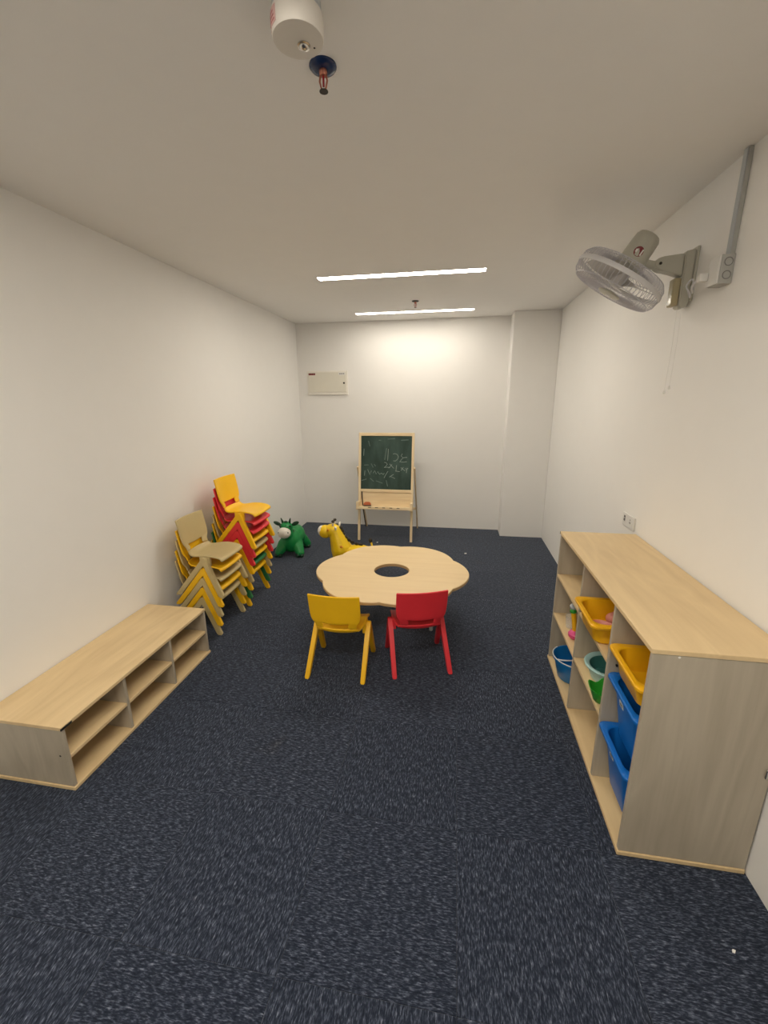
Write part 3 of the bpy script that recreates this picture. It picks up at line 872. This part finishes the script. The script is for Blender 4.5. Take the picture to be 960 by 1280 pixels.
for s in ([(468, 270), (444, 420)], [(165, 490), (226, 487)], [(300, 478), (322, 502)], [(360, 172), (392, 172)], [(480, 156), (580, 150)], [(660, 170), (760, 164)],
          [(260, 470), (290, 520)], [(250, 660), (300, 700)], [(330, 690), (420, 720)], [(470, 680), (490, 760)], [(220, 180), (240, 250)], [(130, 690), (200, 670)]):
    stroke(bm, s, .009)
tag(link_mesh('chalk_smudge', bm, M['chalk_faint'], bd), kind='stuff')
# eraser on the tray
du = thing('board_eraser', 'small orange red eraser on the left end of the easel tray', 'eraser', (EX - .195, EY + .004, .4085), 0.2)
du.rotation_euler = (-LEAN, 0, .2)
bm = bmesh.new()
add_prism(bm, [(-.042, .012), (.042, .012), (.040, .030), (.022, .045), (-.018, .047), (-.040, .032)], lambda p, s: (p[0], -.018 + .036 * s, p[1]))
bmesh.ops.bevel(bm, geom=list(bm.edges), offset=.003, segments=2, affect='EDGES')
link_mesh('handle', bm, M['duster'], du)
bm = bmesh.new(); add_box(bm, -.043, .043, -.019, .019, 0, .0119, .002); link_mesh('felt_pad', bm, M['strap'], du)

# ------------------------------------------------------------------ electrical panel on the back wall
ep = thing('electrical_panel', 'cream metal electrical panel on the back wall', 'panel', (-1.543, YB, 1.757))
PW, PH = .252, .140
bm = bmesh.new(); add_box(bm, -PW, PW, -.014, -.0005, -PH, PH, .003, 2); link_mesh('frame', bm, M['panel_frame'], ep)
dr = box('panel_door', -PW + .018, PW - .020, -.021, -.0145, -PH + .036, PH - .016, M['panel'], ep, .002)
bm = bmesh.new(); add_box(bm, -PW + .018, PW - .020, -.019, -.0145, -PH + .008, -PH + .030, .002); link_mesh('lower_strip', bm, M['panel_frame'], ep)
bm = bmesh.new(); add_lathe(bm, [(0, 0), (.011, 0), (.011, .004), (.005, .006), (0, .006)], 14, axis_matrix((PW - .045, -.021, -.002), (0, -1, 0))); link_mesh('lock', bm, M['dark_metal'], dr, smooth=True)
bm = bmesh.new()
for k in range(4): add_box(bm, -PW + .025 + k * .021, -PW + .025 + k * .021 + .018, -.0222, -.0212, PH - .048, PH - .026)
tag(link_mesh('brand_sticker', bm, M['dark_red'], dr), 'small dark red maker label')
bm = bmesh.new(); add_box(bm, PW - .110, PW - .028, -.0222, -.0212, PH - .052, PH - .020); tag(link_mesh('rating_label', bm, M['label_white'], dr), 'white printed label')
bm = bmesh.new()
for k in range(3): add_box(bm, PW - .098 + k * .022, PW - .084 + k * .022, -.0228, -.0223, PH - .042, PH - .030)
link_mesh('label_print', bm, M['grey_text'], dr)

# ------------------------------------------------------------------ smoke detector and sprinklers
sd = thing('smoke_detector', 'white cylindrical smoke detector on the ceiling at the top of the view', 'detector', (-.3885, 1.166, H))
bm = bmesh.new(); add_lathe(bm, [(0, 0), (.053, 0), (.055, -.004), (.055, -.022), (.053, -.026), (0, -.026)], 36); link_mesh('base_collar', bm, M['collar'], sd, smooth=True)
bm = bmesh.new(); add_lathe(bm, [(0, -.0262), (.0575, -.0262), (.059, -.030), (.059, -.067), (.057, -.072), (.051, -.073), (.014, -.072), (0, -.072)], 40); body = link_mesh('housing', bm, M['detector'], sd, smooth=True)
bm = bmesh.new(); add_lathe(bm, [(.0155, -.0722), (.0155, -.074), (.012, -.075)], 18, Matrix.Translation((.008, .016, 0))); link_mesh('lens_ring', bm, M['metal'], sd, smooth=True)
bm = bmesh.new(); add_ellipsoid(bm, (.008, .016, -.074), (.012, .012, .007), None, 14, 8); link_mesh('lens', bm, M['metal'], sd, smooth='full')
bm = bmesh.new(); add_ellipsoid(bm, (.030, .026, -.073), (.0025, .0025, .001), None, 8, 6); link_mesh('indicator', bm, M['black'], sd)
def patch(bm, R, a0, a1, z0, z1, n=6):
    pts0 = [(R * math.cos(a0 + (a1 - a0) * k / n), R * math.sin(a0 + (a1 - a0) * k / n)) for k in range(n + 1)]
    pts1 = [((R - .001) * math.cos(a0 + (a1 - a0) * k / n), (R - .001) * math.sin(a0 + (a1 - a0) * k / n)) for k in range(n + 1)]
    lo = [[(p[0], p[1], z0) for p in (pts0[k], )] + [(pts0[k][0], pts0[k][1], z1), (pts1[k][0], pts1[k][1], z1), (pts1[k][0], pts1[k][1], z0)] for k in range(n + 1)]
    add_loft(bm, lo)
bm = bmesh.new(); patch(bm, .0597, math.radians(198), math.radians(236), -.064, -.034); lb = tag(link_mesh('label', bm, M['pink_label'], body), 'faded pink printed label')
bm = bmesh.new()
for k in range(3): patch(bm, .0601, math.radians(202), math.radians(226 + 3 * k), -.043 - .008 * k, -.040 - .008 * k)
link_mesh('label_print', bm, M['red_ink'], lb)

def sprinkler(label, loc, disc_mat, r=.030):
    t = thing('sprinkler', label, 'sprinkler', loc, group='ceiling sprinklers')
    bm = bmesh.new(); add_lathe(bm, [(0, 0), (r, 0), (r, -.003), (r * .90, -.007), (r * .6, -.0095), (0, -.010)], 28); link_mesh('escutcheon', bm, disc_mat, t, smooth=True)
    bm = bmesh.new(); add_lathe(bm, [(0, -.0100), (.011, -.010), (.011, -.018), (.008, -.022), (0, -.022)], 14); link_mesh('nozzle', bm, M['copper'], t, smooth=True)
    for s in (-1, 1):
        bm = bmesh.new(); add_tube(bm, [(s * .008, 0, -.020), (s * .0105, 0, -.034), (s * .006, 0, -.050), (0, 0, -.054)], .0026, 6); link_mesh('frame_arm', bm, M['copper'], t, smooth=True)
    bm = bmesh.new(); add_tube(bm, [(0, 0, -.0215), (0, 0, -.046)], .003, 8); link_mesh('glass_bulb', bm, M['red_bulb'], t, smooth=True)
    bm = bmesh.new(); add_lathe(bm, [(0, -.0545), (.004, -.0545), (.012, -.056), (.012, -.0575), (0, -.0575)], 14); link_mesh('deflector', bm, M['dark_metal'], t)
    return t
sprinkler('copper sprinkler head with dark blue disc beside the smoke detector', (-.388, 1.362, H), M['blue_disc'], .037)
sprinkler('small far sprinkler with dark disc between the two strip lights', (-.408, 4.215, H), M['dark_metal'], .032)

# ------------------------------------------------------------------ wall fan
fan = thing('wall_fan', 'cream wall fan tilted down on its bracket on the right wall', 'fan', (XR, 2.295, 2.07))
FO = Vector((XR, 2.295, 2.07))
FC = Vector((.714, 2.300, 2.084)) - FO
FN = Vector((-.505, .148, -.85)).normalized()
FM = axis_matrix(FC, FN, (1, 0, 0))
FR = .202
def fpart(name, bm, mat, parent=fan, smooth=True):
    bmesh.ops.transform(bm, matrix=FM, verts=bm.verts)
    return link_mesh(name, bm, mat, parent, smooth=smooth)
bm = bmesh.new(); add_loft(bm, [[((FR + dr) * math.cos(2 * PI * i / 64), (FR + dr) * math.sin(2 * PI * i / 64), z) for (dr, z) in
     ((-.006, -.008), (.003, -.010), (.006, 0), (.003, .010), (-.006, .008))] for i in range(64)] , False, False)
# close the ring
bm.verts.ensure_lookup_table()
for k in range(5):
    a, b_ = 63 * 5 + k, 63 * 5 + (k + 1) % 5
    c, d = k, (k + 1) % 5
    bm.faces.new([bm.verts[i] for i in (a, b_, d, c)])
fpart('cage_rim', bm, M['fan_ring'])
def grille(z1, rin, name, n=60):
    bm = bmesh.new()
    for i in range(n):
        a = 2 * PI * i / n; c, s = math.cos(a), math.sin(a)
        sg = 1 if z1 > 0 else -1
        pts = [(FR * c, FR * s, sg * .006), ((FR - .003) * c, (FR - .003) * s, z1 * .55), ((FR - .018) * c, (FR - .018) * s, z1 * .86), ((FR - .07) * c, (FR - .07) * s, z1 * .97), (rin * c, rin * s, z1)]
        add_tube(bm, pts, .0012, 4, False)
    add_ring(bm, FR - .018, .0018, 48, 5, Matrix.Translation((0, 0, z1 * .86)))
    add_ring(bm, (FR + rin) * .5, .0015, 40, 5, Matrix.Translation((0, 0, z1 * .97)))
    return fpart(name, bm, M['fan_wire'])
grille(.062, .050, 'front_grille')
grille(-.056, .062, 'rear_grille')
bm = bmesh.new(); add_lathe(bm, [(0, .056), (.050, .058), (.054, .064), (.050, .069), (.030, .072), (0, .073)], 36); mc = fpart('medallion', bm, M['fan_body'])
bm = bmesh.new(); add_lathe(bm, [(0, .0732), (.012, .0731), (.012, .0742), (0, .0744)], 18); tag(fpart('emblem', bm, M['fan_ring'], mc), 'small round emblem')
bm = bmesh.new(); add_lathe(bm, [(0, -.030), (.034, -.030), (.036, .010), (.030, .024), (0, .028)], 28); fpart('hub', bm, M['fan_blade'])
for k in range(3):
    bm = bmesh.new(); a0 = 2 * PI * k / 3 + .4
    loops = []
    for j in range(9):
        f = j / 8; r = .034 + (.172 - .034) * f
        half = (.30 + .42 * math.sin(PI * min(1, .25 + .72 * f))) * (1 - .12 * f)
        tw = .022 * (1 - .5 * f)
        A = a0 - half + .25 * f; B = a0 + half + .25 * f
        row = []
        for q in range(7):
            g = q / 6; an = A + (B - A) * g
            row.append(Vector((r * math.cos(an), r * math.sin(an), -tw + 2 * tw * g)))
        loops.append(row)
    vt = [[bm.verts.new(p + Vector((0, 0, .0012))) for p in row] for row in loops]
    vb = [[bm.verts.new(p - Vector((0, 0, .0012))) for p in row] for row in loops]
    for j in range(8):
        for q in range(6):
            bm.faces.new((vt[j][q], vt[j][q + 1], vt[j + 1][q + 1], vt[j + 1][q]))
            bm.faces.new((vb[j][q], vb[j + 1][q], vb[j + 1][q + 1], vb[j][q + 1]))
    for j in range(8):
        for q in (0, 6): bm.faces.new((vt[j][q], vt[j + 1][q], vb[j + 1][q], vb[j][q]))
    for q in range(6):
        for j in (0, 8): bm.faces.new((vt[j][q], vt[j][q + 1], vb[j][q + 1], vb[j][q]))
    fpart('fan_blade', bm, M['fan_blade'])
bm = bmesh.new(); add_lathe(bm, [(0, -.058), (.066, -.058), (.070, -.064), (.066, -.074), (.057, -.078), (.056, -.140), (.053, -.180), (.045, -.193), (.036, -.197), (0, -.198)], 36)
mot = fpart('motor_housing', bm, M['fan_body'])
bm = bmesh.new()
for k in range(3): add_box(bm, -.016 + .012 * k, -.009 + .012 * k, -.0535, -.045, -.183, -.173)
fpart('vent_slot', bm, M['dark_metal'], mot, False)
# round dark red sticker with a white bar, on the motor side that faces the camera
to_cam = (FM.inverted() @ (Vector((0, 0, 1.56)) - FO)); ang = math.atan2(to_cam.y, to_cam.x) 
def mot_patch(bm, poly, lift):
    def fm(p, s):
        a = ang + p[0] / .0558; R = .0566 + lift + .0005 * s
        return (R * math.cos(a), R * math.sin(a), -.112 + p[1])
    add_prism(bm, poly, fm)
bm = bmesh.new(); mot_patch(bm, [(.020 * math.cos(2 * PI * k / 20), .020 * math.sin(2 * PI * k / 20)) for k in range(20)], 0.0002)
st = tag(fpart('round_sticker', bm, M['dark_red'], mot, False), 'round dark red sticker')
bm = bmesh.new()
mot_patch(bm, [(-.016, -.013), (-.010, -.013), (-.010, .012), (-.016, .012)], .0009)
mot_patch(bm, [(.006, -.006), (.014, -.006), (.014, .006), (.006, .006)], .0009)
fpart('sticker_print', bm, M['label_white'], st, False)
# bracket, arm and switch case (local to the wall point)
def L3(x, y, z): return (x - FO.x, y - FO.y, z - FO.z)
def fbox(name, x0, x1, y0, y1, z0, z1, mat, bev=.004, seg=2, parent=fan):
    bm = bmesh.new(); a = L3(x0, y0, z0); b_ = L3(x1, y1, z1); add_box(bm, a[0], b_[0], a[1], b_[1], a[2], b_[2], bev, seg)
    return link_mesh(name, bm, mat, parent)
fbox('wall_plate', 1.008, XR - .0005, 2.258, 2.338, 1.975, 2.195, M['fan_body'], .003)
bm = bmesh.new()
add_prism(bm, [(.968, 2.178), (1.0075, 2.186), (1.0075, 1.965), (.998, 1.950), (.974, 1.950), (.968, 1.962)], lambda p, s: L3(p[0], 2.266 + .062 * s, p[1]))
bmesh.ops.bevel(bm, geom=list(bm.edges), offset=.004, segments=2, affect='EDGES')
link_mesh('bracket_body', bm, M['fan_body'], fan)
bm = bmesh.new()
add_prism(bm, [(.9675, 2.172), (.9675, 2.080), (.905, 2.102), (.872, 2.108), (.852, 2.120), (.848, 2.140), (.858, 2.156), (.880, 2.164)], lambda p, s: L3(p[0], 2.274 + .046 * s, p[1]))
bmesh.ops.bevel(bm, geom=list(bm.edges), offset=.004, segments=2, affect='EDGES')
arm = link_mesh('bracket_arm', bm, M['fan_body'], fan)
bm = bmesh.new(); add_lathe(bm, [(0, 0), (.006, 0), (.006, .003), (0, .004)], 12, axis_matrix(L3(.872, 2.274, 2.136), (0, -1, 0))); link_mesh('pivot_screw', bm, M['dark_metal'], arm)
bm = bmesh.new()
p0 = Vector(L3(.853, 2.297, 2.135)); p1 = FC - FN * .088 + Vector((.030, 0, .0))
add_tube(bm, [p0, p0.lerp(p1, .5) + Vector((0, 0, -.008)), p1], [.018, .019, .022], 12); link_mesh('tilt_neck', bm, M['fan_body'], fan, smooth=True)
bm = bmesh.new(); add_box(bm, *[v for v in (L3(.938, 0, 0)[0], L3(.9675, 0, 0)[0])], 2.272 - FO.y, 2.320 - FO.y, 1.958 - FO.z, 2.075 - FO.z, .008, 3)
tag(link_mesh('switch_case', bm, M['switch_case'], fan), 'glossy yellowish switch case')
for (x, y, zb) in ((.975, 2.292, 1.592), (.985, 2.272, 1.612)):
    bm = bmesh.new(); add_tube(bm, [L3(x, y, 1.951), L3(x + .004, y, 1.80), L3(x, y - .002, zb)], .0008, 5); cd = link_mesh('pull_cord', bm, M['white_plastic'], fan)
    bm = bmesh.new(); add_lathe(bm, [(0, .008), (.004, .006), (.006, -.006), (.004, -.010), (0, -.011)], 10, Matrix.Translation(L3(x, y - .002, zb - .006))); link_mesh('cord_knob', bm, M['white_plastic'], cd, smooth=True)
# outlet box and trunking
ob = thing('outlet_box', 'grey surface outlet box on the right wall beside the fan', 'box', (XR, 2.012, 2.030))
bm = bmesh.new(); add_box(bm, -.046, -.0005, -.032, .042, -.050, .052, .003, 2); link_mesh('box_body', bm, M['trunking'], ob)
bm = bmesh.new(); add_box(bm, -.053, -.0465, -.030, .040, -.048, .050, .002, 2); link_mesh('cover_plate', bm, M['white_plastic'], ob)
for z in (.026, -.020):
    bm = bmesh.new(); add_ring(bm, .014, .0016, 20, 5, axis_matrix((-.022, -.0325, z), (0, -1, 0))); link_mesh('knockout', bm, M['grey_text'], ob, smooth=True)
tk = thing('cable_trunking', 'grey cable trunking running from the outlet box to the ceiling', 'trunking', (XR, 2.005, 2.083))
bm = bmesh.new(); add_box(bm, -.016, -.0005, -.016, .012, 0, H - 2.083 - .001, .002); link_mesh('channel', bm, M['trunking'], tk)
bm = bmesh.new(); add_box(bm, -.020, -.0165, -.0145, .0105, 0, H - 2.083 - .002, .001); link_mesh('lid', bm, M['collar'], tk)
bm = bmesh.new()
add_box(bm, -.084, -.0535, .000, .030, -.008, .022, .006, 2)
plug = thing('power_plug', 'pale plug in the outlet box with cable looping to the fan', 'plug', (XR, 2.040, 2.012))
link_mesh('plug_body', bm, M['white_plastic'], plug)
bm = bmesh.new()
P0 = Vector((XR, 2.040, 2.012))
pts = [Vector((.938, 2.058, 2.018)), Vector((.936, 2.10, 1.998)), Vector((.965, 2.150, 1.985)), Vector((.985, 2.195, 2.02)), Vector((.990, 2.225, 2.055)), Vector((.975, 2.235, 2.030)),
       Vector((.985, 2.215, 1.995)), Vector((.995, 2.235, 1.985)), Vector((.994, 2.262, 2.020))]
# smooth the polyline
def smooth_path(P, n=6):
    out = []
    for i in range(len(P) - 1):
        a, b_, c, d = P[max(i - 1, 0)], P[i], P[i + 1], P[min(i + 2, len(P) - 1)]
        for k in range(n):
            t = k / n
            out.append(.5 * ((2 * b_) + (-a + c) * t + (2 * a - 5 * b_ + 4 * c - d) * t * t + (-a + 3 * b_ - 3 * c + d) * t ** 3))
    out.append(P[-1]); return out
add_tube(bm, [p - P0 for p in smooth_path(pts)], .0035, 7)
link_mesh('cable', bm, M['fan_ring'], plug, smooth=True)

# ------------------------------------------------------------------ paper scraps on the carpet
def scrap(label, x, y, s):
    bm = bmesh.new()
    pts = [(-s, -.6 * s, .0005), (.2 * s, -s, .001), (s, .1 * s, .004), (.3 * s, .8 * s, .002), (-.7 * s, .5 * s, .003)]
    add_loft(bm, [pts, [(a * .9, b_ * .9, c + .003) for a, b_, c in pts]])
    o = link_mesh('paper_scrap', bm, M['paper']); o.location = (x, y, 0)
    return tag(o, label, 'paper', 'paper scraps on the carpet')
scrap('tiny white scrap on the carpet right of the flower table', .143, 4.223, .014)
scrap('tiny white scrap on the carpet between the easel legs', -.832, 4.44, .010)
scrap('tiny white scrap on the carpet near the tall shelf end', .849, 1.010, .005)
